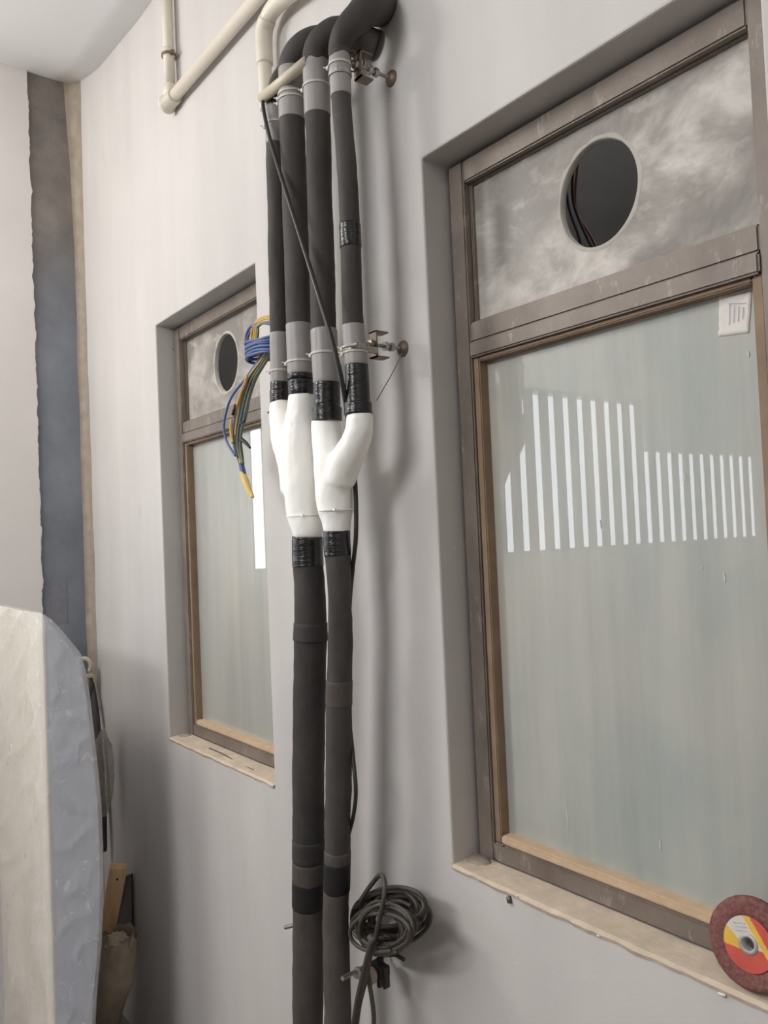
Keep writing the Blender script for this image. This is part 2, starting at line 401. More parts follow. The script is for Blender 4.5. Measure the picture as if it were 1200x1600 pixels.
win1 = window('window_1', WX1[0], WX1[1], (h1.x, h1.z), SMEAR)
win2 = window('window_2', WX2[0], WX2[1], (h2.x, h2.z), SMEAR2)
# raw cement sills with a broken front edge
def sill(x0, x1, seed):
    bm = bmesh.new(); n = 90; rows = []
    for i in range(n+1):
        x = x0 + (x1-x0)*i/n; r = noise.noise(Vector((x*22, seed, 0)))*.004 + noise.noise(Vector((x*70, seed, 1)))*.002
        zz = ZS + .004 + noise.noise(Vector((x*9, 2, seed)))*.0015
        rows.append([bm.verts.new(v) for v in ((x, -.0015, ZS-.006+r), (x, -.004+r*.4, ZS+.000+r*.4), (x, .002, zz), (x, .03, zz+.001), (x, .063, zz+.003))])
    for i in range(n):
        for k in range(4): bm.faces.new((rows[i][k], rows[i+1][k], rows[i+1][k+1], rows[i][k+1]))
    return bm
struct(obj('trim_3', sill(WX1[0], WX1[1], 1.3), SILLM)); struct(obj('trim_4', sill(WX2[0], WX2[1], 6.1), SILLM))
# cement daub in the sill corners
for i, (x0, s) in enumerate(((WX1[0], 1), (WX2[0], 1))):
    bm = bmesh.new(); bmesh.ops.create_icosphere(bm, subdivisions=3, radius=1)
    for v in bm.verts:
        k = 1 + .25*noise.noise(v.co*2.5 + Vector((i*7, 0, 0))); v.co = Vector((x0+.022+v.co.x*.028*k, .045+v.co.y*.02*k, ZS+.004+v.co.z*.007*k))
    obj('cement_daub', bm, PLASTER, bpy.data.objects['trim_%d' % (3+i)], True)

for (xa, ya_, xb, yb_, r_) in ((882, 1246, 889, 1300, .0009), (1031, 1312, 1032, 1330, .0012), (1131, 893, 1133, 910, .0014), (1070, 739, 1071, 752, .0012), (937, 812, 939, 826, .0012), (1169, 548, 1170, 558, .0014), (1096, 884, 1097, 890, .0012)):
    bm = bmesh.new(); tube(bm, spline([(W(xa, ya_, .0876), r_*.5), (W((xa+xb)/2+.5, (ya_+yb_)/2, .0876), r_), (W(xb, yb_, .0876), r_*.6)], 4), 6)
    obj('paint_drip', bm, PAPER, win1, True)
def screw(px, py, y, root): obj('screw', lathe(bmesh.new(), [(1e-4, -.002), (.0028, -.0018), (.0034, 0), (1e-4, 0)], W(px, py, y), (0, 1, 0), 12), RUST, root, True)
screw(786, 1321, .064, win1); screw(313, 1068, .064, win2); screw(270, 546, .058, win2)
for px, py, k in ((1128, 1554, .006), (808, 1400, .003), (935, 1462, .003), (747, 1375, .002)):
    c = W(px, py, -.004); bm = bmesh.new(); bmesh.ops.create_icosphere(bm, subdivisions=2, radius=1)
    for v in bm.verts: v.co = c + Vector((v.co.x*k, v.co.y*.002, v.co.z*k*.4))*(1 + .3*noise.noise(v.co*2))
    obj('plaster_chip', bm, PAPER, bpy.data.objects['trim_3'], True)

# cables seen through the duct hole
for j, (pp, m) in enumerate((([(880, 250), (888, 320), (905, 372), (915, 420)], CABLE), ([(896, 240), (895, 310), (912, 360), (938, 410)], CABLE), ([(905, 235), (899, 320), (926, 375), (945, 420)], RED))):
    bm = tube(bmesh.new(), spline([(W(a, b, .22 + .02*j), .0028) for a, b in pp]), 8)
    tag(obj('hanging_cable', bm, m, smooth=True), ('thin black cable behind the big window hole, furthest left', 'thin black cable behind the big window hole, middle of three', 'thin reddish cable behind the big window hole')[j], 'cable', 'cables hanging behind the duct hole')

# ------------------------------------------------------------------ pipes
SO = -.12                                      # standoff of the pipe axes from the wall
def P(px, py, wpx, y=SO):
    p = W(px, py, y); return (p, rad(wpx, p))
def samp(path, n=12): return spline(path, n)
def cut(s, pya, pyb, grow=0.0):
    """the stretch of a sampled run between two heights of the photograph, optionally swollen"""
    def py(p):
        v = p - CAM; c = AX*v.x + AY*v.y + AZ*v.z; return 800 + F*c.y/c.z
    out = []
    for (p, r), (q, r2) in zip(s, s[1:]):
        a, b = py(p), py(q)
        if a == b: continue
        for tgt in ((pya, pyb)):
            t = (tgt-a)/(b-a)
            if 0 <= t < 1: out.append((tgt, p.lerp(q, t), r+(r2-r)*t + grow))
        if pya < a < pyb: out.append((a, p, r+grow))
    out.sort(key=lambda e: e[0])
    return [(p, r) for _, p, r in out]
def wob(seed, amp):
    def f(p, q, i): return amp*noise.noise(Vector((q.x*.8+seed, q.y*.8, p.z*11))) + amp*.6*noise.noise(Vector((q.x*1.6+seed, q.y*1.6, p.z*38)))
    return f
def tie_ring(pp, root, tail=(-1, 0)):
    (p, r) = pp; bm = bmesh.new()
    lathe(bm, [(r+.0003, -.0022), (r+.0022, -.0022), (r+.0022, .0022), (r+.0003, .0022), (r+.0003, -.0022)], p, (0, 0, 1), 24)
    d = Vector((-.80, -.60, 0)).normalized()
    c = p + d*(r+.003); box(bm, c-Vector((.004, .004, .004)), c+Vector((.004, .004, .004)), .001)
    cyl(bm, c, c + d*.010 + Vector((0, 0, .004)), .0016, 8)
    return obj('cable_tie', bm, TIE, root)
def run(root, path, segs, seed, elbow=None):
    s = samp(path, 10)
    for (a, b, nm, mt, grow, amp) in segs:
        st = cut(s, a, b, grow)
        if len(st) < 2: continue
        # densify
        d = [];
        for (p, r), (q, r2) in zip(st, st[1:]):
            m = max(1, int((q-p).length/.006))
            for k in range(m): d.append((p.lerp(q, k/m), r+(r2-r)*k/m))
        d.append(st[-1])
        if grow: # thin tape: rounded lips
            d = [(d[0][0], d[0][1]-grow*.9)] + [(d[0][0].lerp(d[1][0], .3), d[0][1])] + d[1:-1] + [(d[-1][0].lerp(d[-2][0], .3), d[-1][1]), (d[-1][0], d[-1][1]-grow*.9)]
        obj(nm, tube(bmesh.new(), d, 28, True, wob(seed, amp)), mt, root, True, label=LBL.get((nm, mt.name)))
    return s
LBL = {}
GT, BT, IN, FW = 'grey_tape', 'black_tape', 'pipe_insulation', 'foam_wrap'
PA = thing('branched_insulated_pipe', 'left black insulated branched pipe with straight white wrapped joint, the thicker lower pipe', 'pipe', W(482, 1590, SO), 'insulated branched pipes on the wall')
PB = thing('branched_insulated_pipe', 'right black insulated branched pipe with curved white wrapped joint, held by steel wall brackets', 'pipe', W(528, 1590, SO), 'insulated branched pipes on the wall')
LBL.update({(GT, 'grey_duct_tape'): 'grey tape sleeve', (BT, 'glossy_black_tape'): 'glossy black tape', (BT, 'matte_black_tape'): 'matte black tape band', (IN, 'dusty_insulation_patch'): 'brownish dusty insulation patch'})
a1, a2, a3, a4 = .0012, .0006, .0012, .0018
# P1 (leftmost)
s1 = run(PA, [P(462, 100, 28, -.05), P(447, 112, 29, -.09), P(434, 135, 29), P(430, 175, 29), P(433, 350, 29), P(436, 500, 28), P(438, 640, 27)],
    [(90, 232, IN, INSUL, 0, a1), (165, 226, GT, GREYT, .0014, a2), (225, 640, IN, INSUL, 0.0004, a1), (520, 598, GT, GREYT, .0016, a2), (596, 611, BT, BLACKT, .0022, a2), (609, 630, BT, BLACKT, .0034, a2)], 1)
# elbow helper: from vertical run to the wall
def elbow(root, pts, seed, n=9): obj(IN, tube(bmesh.new(), spline(pts, n), 28, True, wob(seed, a1)), INSUL, root, True)
# P2
elbow(PA, [P(456, 118, 41), P(457, 98, 41), P(469, 78, 42, -.112), P(492, 64, 42, -.085), P(535, 62, 42, -.03), P(568, 72, 42, .0)], 2)
s2 = run(PA, [P(456, 100, 40), P(457, 200, 40), P(463, 380, 40), P(467, 510, 39), P(471, 625, 38)],
    [(108, 188, GT, GREYT, .0014, a2), (182, 620, IN, INSUL, 0, a1), (507, 586, GT, GREYT, .0014, a2), (584, 594, BT, BLACKT, .0026, a2), (594, 618, BT, BLACKT, .0022, a2)], 2)
# P3
elbow(PB, [P(493, 108, 41), P(494, 82, 41), P(505, 62, 43, -.112), P(528, 50, 44, -.085), P(560, 60, 44, -.035), P(590, 72, 44, .0)], 3)
s3 = run(PB, [P(493, 95, 39), P(496, 180, 39), P(501, 350, 40), P(506, 515, 40), P(510, 600, 39), P(511, 665, 40)],
    [(97, 181, GT, GREYT, .0014, a2), (176, 640, IN, INSUL, 0, a1), (515, 600, GT, GREYT, .0016, a2), (598, 642, BT, BLACKT, .0022, a3), (637, 658, BT, BLACKT, .0050, a3)], 3)
# P4 (rightmost, nearest)
elbow(PB, [P(530, 92, 34), P(531, 72, 35), P(539, 50, 38, -.118), P(557, 30, 44, -.10), P(575, 14, 52, -.07), P(592, 8, 60, -.02), P(600, 6, 60, .0)], 4)
s4 = run(PB, [P(530, 78, 31), P(533, 150, 31), P(541, 250, 31), P(547, 360, 32), P(552, 510, 33), P(557, 575, 34), P(560, 650, 38)],
    [(80, 151, GT, GREYT, .0014, a2), (147, 640, IN, INSUL, 0, a1), (350, 388, BT, BLACKT, .0014, a3), (508, 572, GT, GREYT, .0016, a2), (570, 634, BT, BLACKT, .0020, a3), (628, 649, BT, BLACKT, .0048, a3)], 4)
# lower runs
sA = run(PA, [P(481, 830, 46), P(481, 870, 48), P(485, 960, 50), P(484, 1060, 50), P(482, 1200, 51), P(482, 1400, 50), P(481, 1600, 48), P(480, 1720, 48), (Vector((P(480, 1720, 48)[0].x, SO, .005)), .033)],
    [(868, 1375, IN, INSULD, 0, a4), (838, 885, BT, BLACKT, .0012, a3), (972, 1000, IN, INSULD, .0022, a4), (1310, 1342, IN, INSULD, .0014, a3), (1345, 1377, IN, BROWNP, .001, a3), (1373, 1416, BT, MATTET, .0014, a2), (1410, 9000, IN, BROWNP, 0, a4)], 5)
sB = run(PB, [P(526, 825, 40), P(527, 860, 41), P(531, 950, 37), P(530, 1060, 40), P(529, 1200, 41), P(527, 1350, 40), P(525, 1450, 41), P(528, 1600, 44), P(529, 1720, 44), (Vector((P(529, 1720, 44)[0].x, SO, .005)), .028)],
    [(862, 1345, IN, INSUL, 0, a4), (829, 869, BT, BLACKT, .0012, a3), (1062, 1100, IN, BROWNP, .0012, a3), (1328, 1348, IN, BROWNP, .0012, a2), (1344, 1391, BT, MATTET, .0014, a2), (1386, 9000, IN, BROWNP, 0, a4)], 6)
def at(s, y):
    c = cut(s, y, y+4); return c[0] if c else s[0]
for s, ys2, root in ((s1, (195, 580), PA), (s2, (150, 158, 566), PA), (s3, (137, 553), PB), (s4, (103, 543, 551), PB)):
    for y in ys2:
        p, r = at(s, y); tie_ring((p, r+.0012), root)

# white wrapped Y joints: branches fused into one skin by a voxel remesh
def fused(name, tubes, mat, root, voxel=.0035):
    bm = bmesh.new()
    for tpts in tubes: tube(bm, spline(tpts, 8), 24)
    me = bpy.data.meshes.new('tmp'); bm.to_mesh(me); bm.free()
    t = bpy.data.objects.new('tmp', me); COL.objects.link(t)
    m = t.modifiers.new('r', 'REMESH'); m.mode = 'VOXEL'; m.voxel_size = voxel
    m = t.modifiers.new('s', 'CORRECTIVE_SMOOTH') if False else t.modifiers.new('s', 'SMOOTH'); m.iterations = 28; m.factor = .5
    dg = bpy.context.evaluated_depsgraph_get(); ev = t.evaluated_get(dg); nm = bpy.data.meshes.new_from_object(ev)
    bpy.data.objects.remove(t)
    bm = bmesh.new(); bm.from_mesh(nm)
    for v in bm.verts:
        v.co += v.normal*(.0016*noise.noise(v.co*24) + .0007*noise.noise(v.co*80))
    return obj(name, bm, mat, root, True, label='white foam-wrapped branch joint')
fused(FW, [[P(437, 626, 31), P(441, 650, 43), P(449, 690, 50), P(460, 730, 52), P(466, 770, 56)],
           [P(471, 613, 40), P(471, 645, 48), P(470, 690, 60), P(473, 750, 62), P(476, 800, 60), P(480, 822, 52), P(481, 842, 46)]], WRAP, PA)
fused(FW, [[P(509, 653, 46), P(510, 680, 48), P(516, 720, 54), P(521, 760, 60), P(524, 795, 58), P(526, 815, 46), P(527, 834, 42)],
           [P(561, 645, 44), P(562, 668, 44), P(554, 695, 47), P(540, 722, 50), P(530, 750, 52)]], WRAP, PB)
# clear band tied round each joint near its foot
for root, (px, py, wp) in ((PA, (477, 806, 59)), (PB, (526, 797, 58))):
    p, r = P(px, py, wp); bm = lathe(bmesh.new(), [(r-.002, -.0016), (r+.0006, -.0012), (r+.0006, .0012), (r-.002, .0016)], p, (0, 0, 1), 32)
    d = Vector((.75, -.6, 0)).normalized(); c = p + d*(r+.001); box(bm, c-Vector((.003,)*3), c+Vector((.003,)*3), .001)
    obj('cable_tie', bm, WRAP, root)

# ------------------------------------------------------------------ wall brackets
def disc_bm(bm, c, r, h, n=20): lathe(bm, [(1e-4, 0), (r, 0), (r, -h), (1e-4, -h)], c, (0, 1, 0), n); return bm
def bracket(wpx, wpy, bpx, bpy_, label, upper):
    w0 = W(wpx, wpy, 0); root = thing('wall_bracket', label, 'bracket', w0, 'steel pipe brackets')
    yb_ = -.075 if not upper else -.085
    e = Vector((w0.x, -.135 if not upper else -.10, w0.z + .0))
    lathe(bm := bmesh.new(), [(1e-4, -.009), (.009, -.009), (.016, -.003), (.017, .001), (1e-4, .001)], w0, (0, 1, 0), 24); obj('washer', bm, RUST, root, True)
    obj('threaded_rod', tube(bmesh.new(), [(w0.lerp(e, k/60), .0034 + (.0006 if k % 2 else 0)) for k in range(61)], 10), STEEL, root)
    for yy in (yb_-.004, yb_+.030, yb_+.045):
        lathe(bm := bmesh.new(), [(1e-4, -.004), (.009, -.004), (.009, .004), (1e-4, .004)], (w0.x, yy, w0.z), (0, 1, 0), 6); obj('nut', bm, STEEL, root)
    # channel piece carried by the rod
    bm = bmesh.new(); x, z = w0.x, w0.z
    box(bm, (x-.012, yb_, z-.026), (x+.012, yb_+.003, z+.026)); box(bm, (x-.012, yb_, z+.023), (x+.012, yb_+.030, z+.026)); box(bm, (x-.012, yb_, z-.026), (x+.012, yb_+.030, z-.023))
    obj('channel', bm, RUST, root)
    # saddle round the pipe
    p, r = at(s4, bpy_); lathe(bm := bmesh.new(), [(r+.002, -.004), (r+.0035, -.004), (r+.0035, .004), (r+.002, .004), (r+.002, -.004)], p, (0, 0, 1), 28)
    box(bm, (p.x+r*.5, p.y+r*.6, p.z-.006), (w0.x+.006, yb_+.002, p.z+.006)) if not upper else None
    obj('pipe_clip', bm, STEEL, root)
    if upper:
        for k in range(5):
            a = random.uniform(0, 6.28); c = Vector((x-.01, yb_+.005, z+.012))
            pts = [(c + Vector((.016*math.cos(a+t_*.7)*(1-.1*k), .012*math.sin(t_*.9+k), .020*math.sin(a+t_*.7))), .0014) for t_ in range(9)]
            obj('binding_wire', tube(bmesh.new(), spline(pts, 5), 6), STEEL if k % 2 else RUST, root, True)
    return root
bracket(612, 123, 570, 118, 'upper steel bracket with twisted binding wire holding the right pipe to the wall', True)
br2 = bracket(630, 545, 575, 545, 'lower steel bracket with open channel and long threaded rod beside the grey tape', False)
p, r = at(s4, 545); q = p + Vector((-.02, -.03, 0))
bm = cyl(bmesh.new(), p + Vector((-.004, -r-.004, .001)), p + Vector((.032, -r+.004, 0)), .0032, 10); obj('clip_bolt', bm, STEEL, br2.children[-1])
# fine wire running down from the lower rod
tag(obj('binding_wire', tube(bmesh.new(), spline([(W(628, 552, -.02), .0009), (W(612, 585, -.05), .0009), (W(588, 626, -.09), .0009)], 5), 6), RUST, smooth=True), 'thin wire slanting from the lower bracket down to the right joint', 'wire')

# ------------------------------------------------------------------ cream conduits
cA = thing('surface_conduit', 'cream plastic conduit with tee at its foot and a long arm rising along the wall', 'conduit', W(262, 160, 0), 'cream surface conduits')
ya = -.026
top = W(264, 0, ya); foot = W(266, 150, ya); topx = Vector((foot.x, ya, 3.52))
obj('conduit_pipe', cyl(bmesh.new(), topx, foot, .0165, 20), PVC, cA, True)
c1 = W(266, 80, ya); c1.x = foot.x
obj('coupler', cyl(bmesh.new(), (foot.x, ya, c1.z+.012), (foot.x, ya, c1.z-.012), .0190, 20), PVC, cA, True)
lathe(bm := bmesh.new(), [(.020, -.004), (.0225, -.004), (.0225, .004), (.020, .004)], (foot.x, ya, c1.z-.008), (0, 0, 1), 20); box(bm, (foot.x+.014, ya-.004, c1.z-.014), (foot.x+.030, ya+.006, c1.z-.002), .001)
obj('pipe_clip', bm, RUST, cA)
arm_z = W(270, 153, ya).z
obj('conduit_pipe', cyl(bmesh.new(), (foot.x, ya, arm_z), (-.7, ya, arm_z), .0175, 20), PVC, cA, True)
bm = bmesh.new(); fx = foot.x
lathe(bm, [(1e-4, -.034), (.025, -.034), (.0275, -.031), (.0275, -.018), (.0235, -.016), (.0235, .034), (.021, .036), (1e-4, .032)], (fx, ya, arm_z), (1, 0, 0), 28)
lathe(bm, [(1e-4, 0), (.021, 0), (.021, .045), (.0185, .047), (1e-4, .047)], (fx, ya, arm_z), (0, 0, 1), 24)
obj('tee_fitting', bm, PVC, cA, True)
# conduit B, bending
cB = thing('surface_conduit', 'cream plastic conduit bending over left of the black pipes', 'conduit', W(415, 165, 0), 'cream surface conduits')
yb2 = -.035
obj('conduit_pipe', tube(bmesh.new(), spline([P(417, 172, 22, yb2), P(415, 130, 22, yb2), P(413, 95, 22, yb2), P(412, 60, 23, yb2), P(418, 30, 25, yb2), P(435, 4, 27, yb2), P(465, -20, 28, yb2), P(520, -62, 29, yb2), P(700, -228, 34, yb2)], 8), 22), PVC, cB, True)
obj('coupler', tube(bmesh.new(), spline([P(414, 101, 26, yb2), P(412.5, 72, 26.5, yb2), P(413, 48, 27, yb2), P(418, 30, 28, yb2)], 5), 22), PVC, cB, True)
# stub
pst, pen = W(409, 154, -.150), W(479, 96, -.143)
rs = .0108
bm = bmesh.new(); dirn = (pen - pst).normalized()
lathe(bm, [(rs*.72, .03), (rs*.72, 0), (rs, 0), (rs, (pen-pst).length), (1e-4, (pen-pst).length)], pst, dirn, 24)
tag(obj('conduit_stub', bm, PVCS, smooth=False), 'short cream open-ended conduit crossing the pipe tops, a black cable leaving its end', 'conduit')
for p_ in bpy.data.objects['conduit_stub'].data.polygons: p_.use_smooth = True

# ------------------------------------------------------------------ long black cable
path = [(416, 150, -.15, 5), (411, 157, -.152, 5.5), (413, 178, -.154, 6), (424, 225, -.158, 6.5), (447, 300, -.165, 7), (474, 385, -.172, 7.5), (502, 475, -.175, 8), (522, 545, -.165, 8.5), (536, 605, -.150, 8.5), (543, 650, -.13, 8), (552, 720, -.10, 7.5), (556, 780, -.095, 7.5), (556, 840, -.098, 7.5), (551, 890, -.095, 7), (546, 960, -.090, 6.5), (545, 1100, -.09, 6.5), (551, 1175, -.10, 6.5), (556, 1235, -.11, 6.5), (552, 1275, -.105, 6.5), (543, 1310, -.09, 6.5)]
tag(obj('cable', tube(bmesh.new(), spline([P(a, b, w_, y_) for a, b, y_, w_ in path], 8), 10), CABLE, smooth=True), 'long black cable slanting from the conduit stub across the pipes and down behind them', 'cable')

# ------------------------------------------------------------------ bundle of coloured wires
wb = thing('wire_bundle', 'hanging bundle of blue, yellow and green wires tied in a loop beside the small window', 'wires', W(425, 545, -.04))
def wire(pts, m, wpx=4.5, jit=0, y=-.11):
    pp = [P(a + random.uniform(-jit, jit), b + random.uniform(-jit, jit), wpx, (c if c is not None else y)) for a, b, c in [(q + (None,))[:3] for q in pts]]
    obj('wire', tube(bmesh.new(), spline(pp, 7), 8), m, wb, True, label={'blue_wire': 'blue wire', 'yellow_wire': 'yellow wire', 'green_wire': 'green wire', 'red_wire': 'red wire'}[m.name])
for k, m in enumerate((YELLOW, YELLOW, YELLOW, GREEN)):
    wire([(440, 496+k*3, -.10), (418, 495+k*3), (401+k, 503+k*2), (394+k*3, 520), (393+k*3, 540), (400+k*3, 552), (412+k*2, 556, -.10), (438, 540, -.08)], m, 4.2, .8)
wire([(440, 520, -.1), (425, 508), (405, 505), (390, 512), (384, 530), (387, 545)], BLUE, 4.2)
wire([(440, 512, -.1), (420, 503), (400, 508), (388, 525), (386, 545), (392, 560)], BLUE, 4)
for k in range(6):      # blue coil turns wound round the bundle
    yy = 528 + k*4.6
    wire([(440, yy-6, -.08), (425, yy-2, -.12), (402, yy+1, -.135), (386+k*.4, yy+8, -.13), (388, yy+14, -.11), (402, yy+15, -.095), (425, yy+8, -.09), (438, yy+6, -.08)], BLUE, 5, 1.8)
cols = [BLUE, BLUE, YELLOW, GREEN, BLUE, GREEN, YELLOW, BLUE, GREEN, GREEN]
for k, m in enumerate(cols):
    o_ = (k-4.5)*1.5
    wire([(424+o_*.6, 540), (410+o_, 565), (393+o_*1.1, 590), (383+o_*1.2, 620), (376+o_*1.2, 650), (371+o_, 675), (371+o_*.7, 700), (378+o_*.4, 725)], m, 3.6, .7, -.11 - .004*(k % 3))
wire([(408, 560), (385, 590), (362, 620), (352, 650), (350, 672), (356, 694), (368, 712)], BLUE, 4)
wire([(386, 588), (372, 628), (364, 652)], YELLOW, 4.5, 0, -.125); wire([(362, 655), (361, 675), (364, 692)], YELLOW, 5.5, 0, -.125)
wire([(387, 592, -.13), (381, 610, -.13)], RED, 4)
obj('black_tape', tube(bmesh.new(), spline([P(368, 632, 5, -.128), P(364, 648, 6, -.128)], 4), 10), BLACKT, wb, True)
obj('black_tape', tube(bmesh.new(), spline([P(370, 680, 13, -.113), P(371, 690, 14, -.113), P(373, 704, 13, -.113), P(377, 722, 9, -.113)], 6), 14, True, wob(9, .0012)), MATTET, wb, True)
obj('black_tape', tube(bmesh.new(), spline([P(375, 685, 7, -.116), P(384, 692, 6, -.12), P(391, 700, 3, -.12)], 4), 8), MATTET, wb, True)
obj('black_tape', tube(bmesh.new(), spline([P(375, 662, 3, -.12), P(381, 658, 4, -.12), P(384, 655, 2, -.12)], 4), 8), MATTET, wb, True)
obj('wire_sleeve', tube(bmesh.new(), spline([P(376, 718, 9, -.113), P(378, 730, 9, -.113), P(381, 742, 9, -.113)], 4), 12), BLUE, wb, True, label='blue sleeve')
obj('masking_tape', tube(bmesh.new(), spline([P(379, 738, 10, -.113), P(384, 752, 11, -.113), P(390, 768, 9, -.113), P(395, 777, 5, -.113)], 5), 14, True, wob(3, .001)), MASK, wb, True, label='yellow masking tape end')

# ------------------------------------------------------------------ coiled black cable
cc = thing('coiled_cable', 'dusty black cable coiled and hung on a wall rod right of the lower pipes', 'cable', W(600, 1495, -.02))
def cab(pts, wpx=8.5, m=CABLEG): obj('cable', tube(bmesh.new(), spline([P(a, b, wpx, c) for a, b, c in pts], 7), 10), m, cc, True)
random.seed(11)
for k in range(12):                      # upper, wider turns
    cx, cy = 612 + random.uniform(-5, 6), 1428 + random.uniform(-9, 11); rx, ry = 46 + random.uniform(-12, 14), 34 + random.uniform(-10, 9); ph = random.uniform(0, 6.28)
    y0 = -.03 - .005*k; tl = random.uniform(-.35, .15)
    cab([(cx + rx*math.cos(ph+t_*.62)*math.cos(tl) - ry*math.sin(ph+t_*.62)*math.sin(tl), cy + rx*math.cos(ph+t_*.62)*math.sin(tl) + ry*math.sin(ph+t_*.62)*math.cos(tl), y0 + .008*math.sin(t_+k)) for t_ in range(11)], 6.6)
for k in range(8):                      # nearer, lower turns
    cx, cy = 598 + random.uniform(-6, 6), 1452 + random.uniform(-7, 7); rx, ry = 43 + random.uniform(-14, 8), 36 + random.uniform(-9, 5); ph = random.uniform(0, 6.28)
    cab([(cx + rx*math.cos(ph+t_*.62), cy + ry*math.sin(ph+t_*.62), -.09 - .006*k + .006*math.sin(t_*1.3+k)) for t_ in range(11)], 6.4)
cab([(563, 1408, -.10), (578, 1385, -.10), (594, 1367, -.105), (601, 1378, -.12), (600, 1402, -.13), (594, 1430, -.135), (587, 1465, -.13), (582, 1490, -.125)], 7.5)
cab([(586, 1466, -.13), (578, 1480, -.135), (568, 1520, -.135), (558, 1565, -.135), (551, 1620, -.13), (548, 1700, -.13)], 8.5)
cab([(590, 1470, -.125), (580, 1490, -.13), (572, 1530, -.13), (562, 1570, -.13), (556, 1620, -.125), (552, 1700, -.125)], 7)
cab([(572, 1500, -.12), (577, 1535, -.12), (583, 1575, -.12), (584, 1610, -.12), (582, 1700, -.12)], 7.5)
cab([(600, 1462, -.1), (612, 1468, -.09), (604, 1490, -.09), (618, 1492, -.085), (632, 1500, -.08)], 6.5)
obj('tape_knot', tube(bmesh.new(), spline([P(578, 1462, 13, -.125), P(585, 1475, 17, -.125), P(588, 1490, 12, -.12)], 4), 12, True, wob(4, .002)), CABLEG, cc, True)
# threaded rods
def rod(a, b, label):
    n = 60; o = obj('threaded_rod', tube(bmesh.new(), [(a.lerp(b, k/n), .0040 + (.0005 if k % 2 else 0)) for k in range(n+1)], 10), STEEL); return tag(o, label, 'rod')
rd = thing('wall_rod', 'steel rod with black clamp sticking out under the coiled cable', 'rod', W(612, 1490, 0))
a, b = W(608, 1490, 0), W(535, 1529, -.165)
obj('threaded_rod', tube(bmesh.new(), [(a.lerp(b, k/60), .0040 + (.0005 if k % 2 else 0)) for k in range(61)], 10), STEEL, rd)
c = W(594, 1514, -.06); bm = bmesh.new(); box(bm, c-Vector((.022, .012, .010)), c+Vector((.018, .012, .010)), .002); box(bm, c+Vector((-.004, -.008, -.035)), c+Vector((.004, .008, .024)), .002); box(bm, c+Vector((.016, -.008, -.030)), c+Vector((.022, .008, .014)), .002)
obj('clamp', bm, CABLE, rd, label='black clamp')
c = W(560, 1520, -.115); lathe(bm := bmesh.new(), [(1e-4, -.006), (.011, -.006), (.011, .006), (1e-4, .006)], c, (a-b), 6); obj('nut', bm, STEEL, rd)
c = W(578, 1524, -.09); lathe(bm := bmesh.new(), [(1e-4, -.002), (.017, -.002), (.017, .002), (1e-4, .002)], c, (a-b), 24); obj('washer', bm, RUST, rd)
rod(W(470, 1443, -.13), W(445, 1449, -.15), 'rod tip poking out left of the thick lower pipe')
tag(obj('wall_nail', cyl(bmesh.new(), W(423, 642, 0), W(419, 645, -.018), .0022, 8), RUST), 'nail in the wall just left of the white joints', 'nail')
tag(obj('wall_plug', tube(bmesh.new(), [(W(796, 1403, .004), .005), (W(795.5, 1403, -.002), .0052), (W(796.5, 1411, -.003), .0042)], 10), RUST, smooth=True), 'small plug in the wall under the big window sill', 'plug')

# ------------------------------------------------------------------ sticker, twig, disc
st = thing('paper_sticker', 'crumpled white paper sticker on the big window glass', 'sticker', W(1150, 492, .0875))
bm = bmesh.new(); n = 10; g = []; c00, c10, c11, c01 = W(1124, 463, .0872), W(1175, 456, .0872), W(1170, 520, .0872), W(1123, 526, .0872)
for i in range(n+1):
    row = []
    for j in range(n+1):
        u, v = i/n, j/n; p = (c00*(1-u)+c10*u)*(1-v) + (c01*(1-u)+c11*u)*v
        p = p + Vector((.0015*noise.noise(Vector((v*7, u, 1))), 0, .0015*noise.noise(Vector((u*7, v, 4))))); p.y = .0870 - .0012*abs(noise.noise(Vector((u*4, v*4, 2)))); row.append(bm.verts.new(p))
    g.append(row)
for i in range(n):
    for j in range(n): bm.faces.new((g[i][j], g[i+1][j], g[i+1][j+1], g[i][j+1]))
so = obj('sticker_paper', bm, PAPER, st, True); m = so.modifiers.new('t', 'SOLIDIFY'); m.thickness = .0006
bm = bmesh.new()
for k in range(4):
    x_ = 1140 + k*7; cyl(bm, W(x_, 474 + k*2, .0852), W(x_-1, 508 - k*3, .0856), .0005, 6)
cyl(bm, W(1138, 474, .0852), W(1165, 474, .0856), .0005, 6)
obj('faded_print', bm, INK, so)
bm = tube(bmesh.new(), spline([(W(327, 1169, .03), .0022), (W(352, 1180, .03), .0022), (W(372, 1193, .025), .0024), (W(396, 1203, .02), .002)], 5), 8)
tag(obj('twig', bm, RUST, smooth=True), 'thin brown stick lying on the small window sill', 'stick')

# flap disc leaning on the big window frame
ctr = W(1174, 1480, .036); D = .0585
dz = .028; ax = Vector((0, -1, 0.18)).normalized()      # leans back a little
ctr = Vector((ctr.x + .010, .022, ZS + .0075 + D*.985))
disc = thing('abrasive_disc', 'maroon abrasive disc with red and yellow label leaning in the big window', 'disc', (ctr.x, ctr.y, ZS))
u_ = Vector((1, 0, 0)); v_ = ax.cross(u_).normalized(); v_ = v_ if v_.z > 0 else -v_
def dp(r, a, h): return ctr + (u_*math.cos(a) + v_*math.sin(a))*r + ax*h
bm = bmesh.new(); n = 96; prof = [(.0085, .006), (.033, .0075), (.036, .0095), (.052, .011), (.0575, .008), (.0585, .002), (.0575, -.005), (.0085, -.005), (.0085, .006)]
R = [[bm.verts.new(dp(r*(1 + (.012*noise.noise(Vector((math.cos(2*math.pi*k/n)*9, math.sin(2*math.pi*k/n)*9, r*50))) if r > .03 else 0)), 2*math.pi*k/n, h)) for k in range(n)] for r, h in prof]
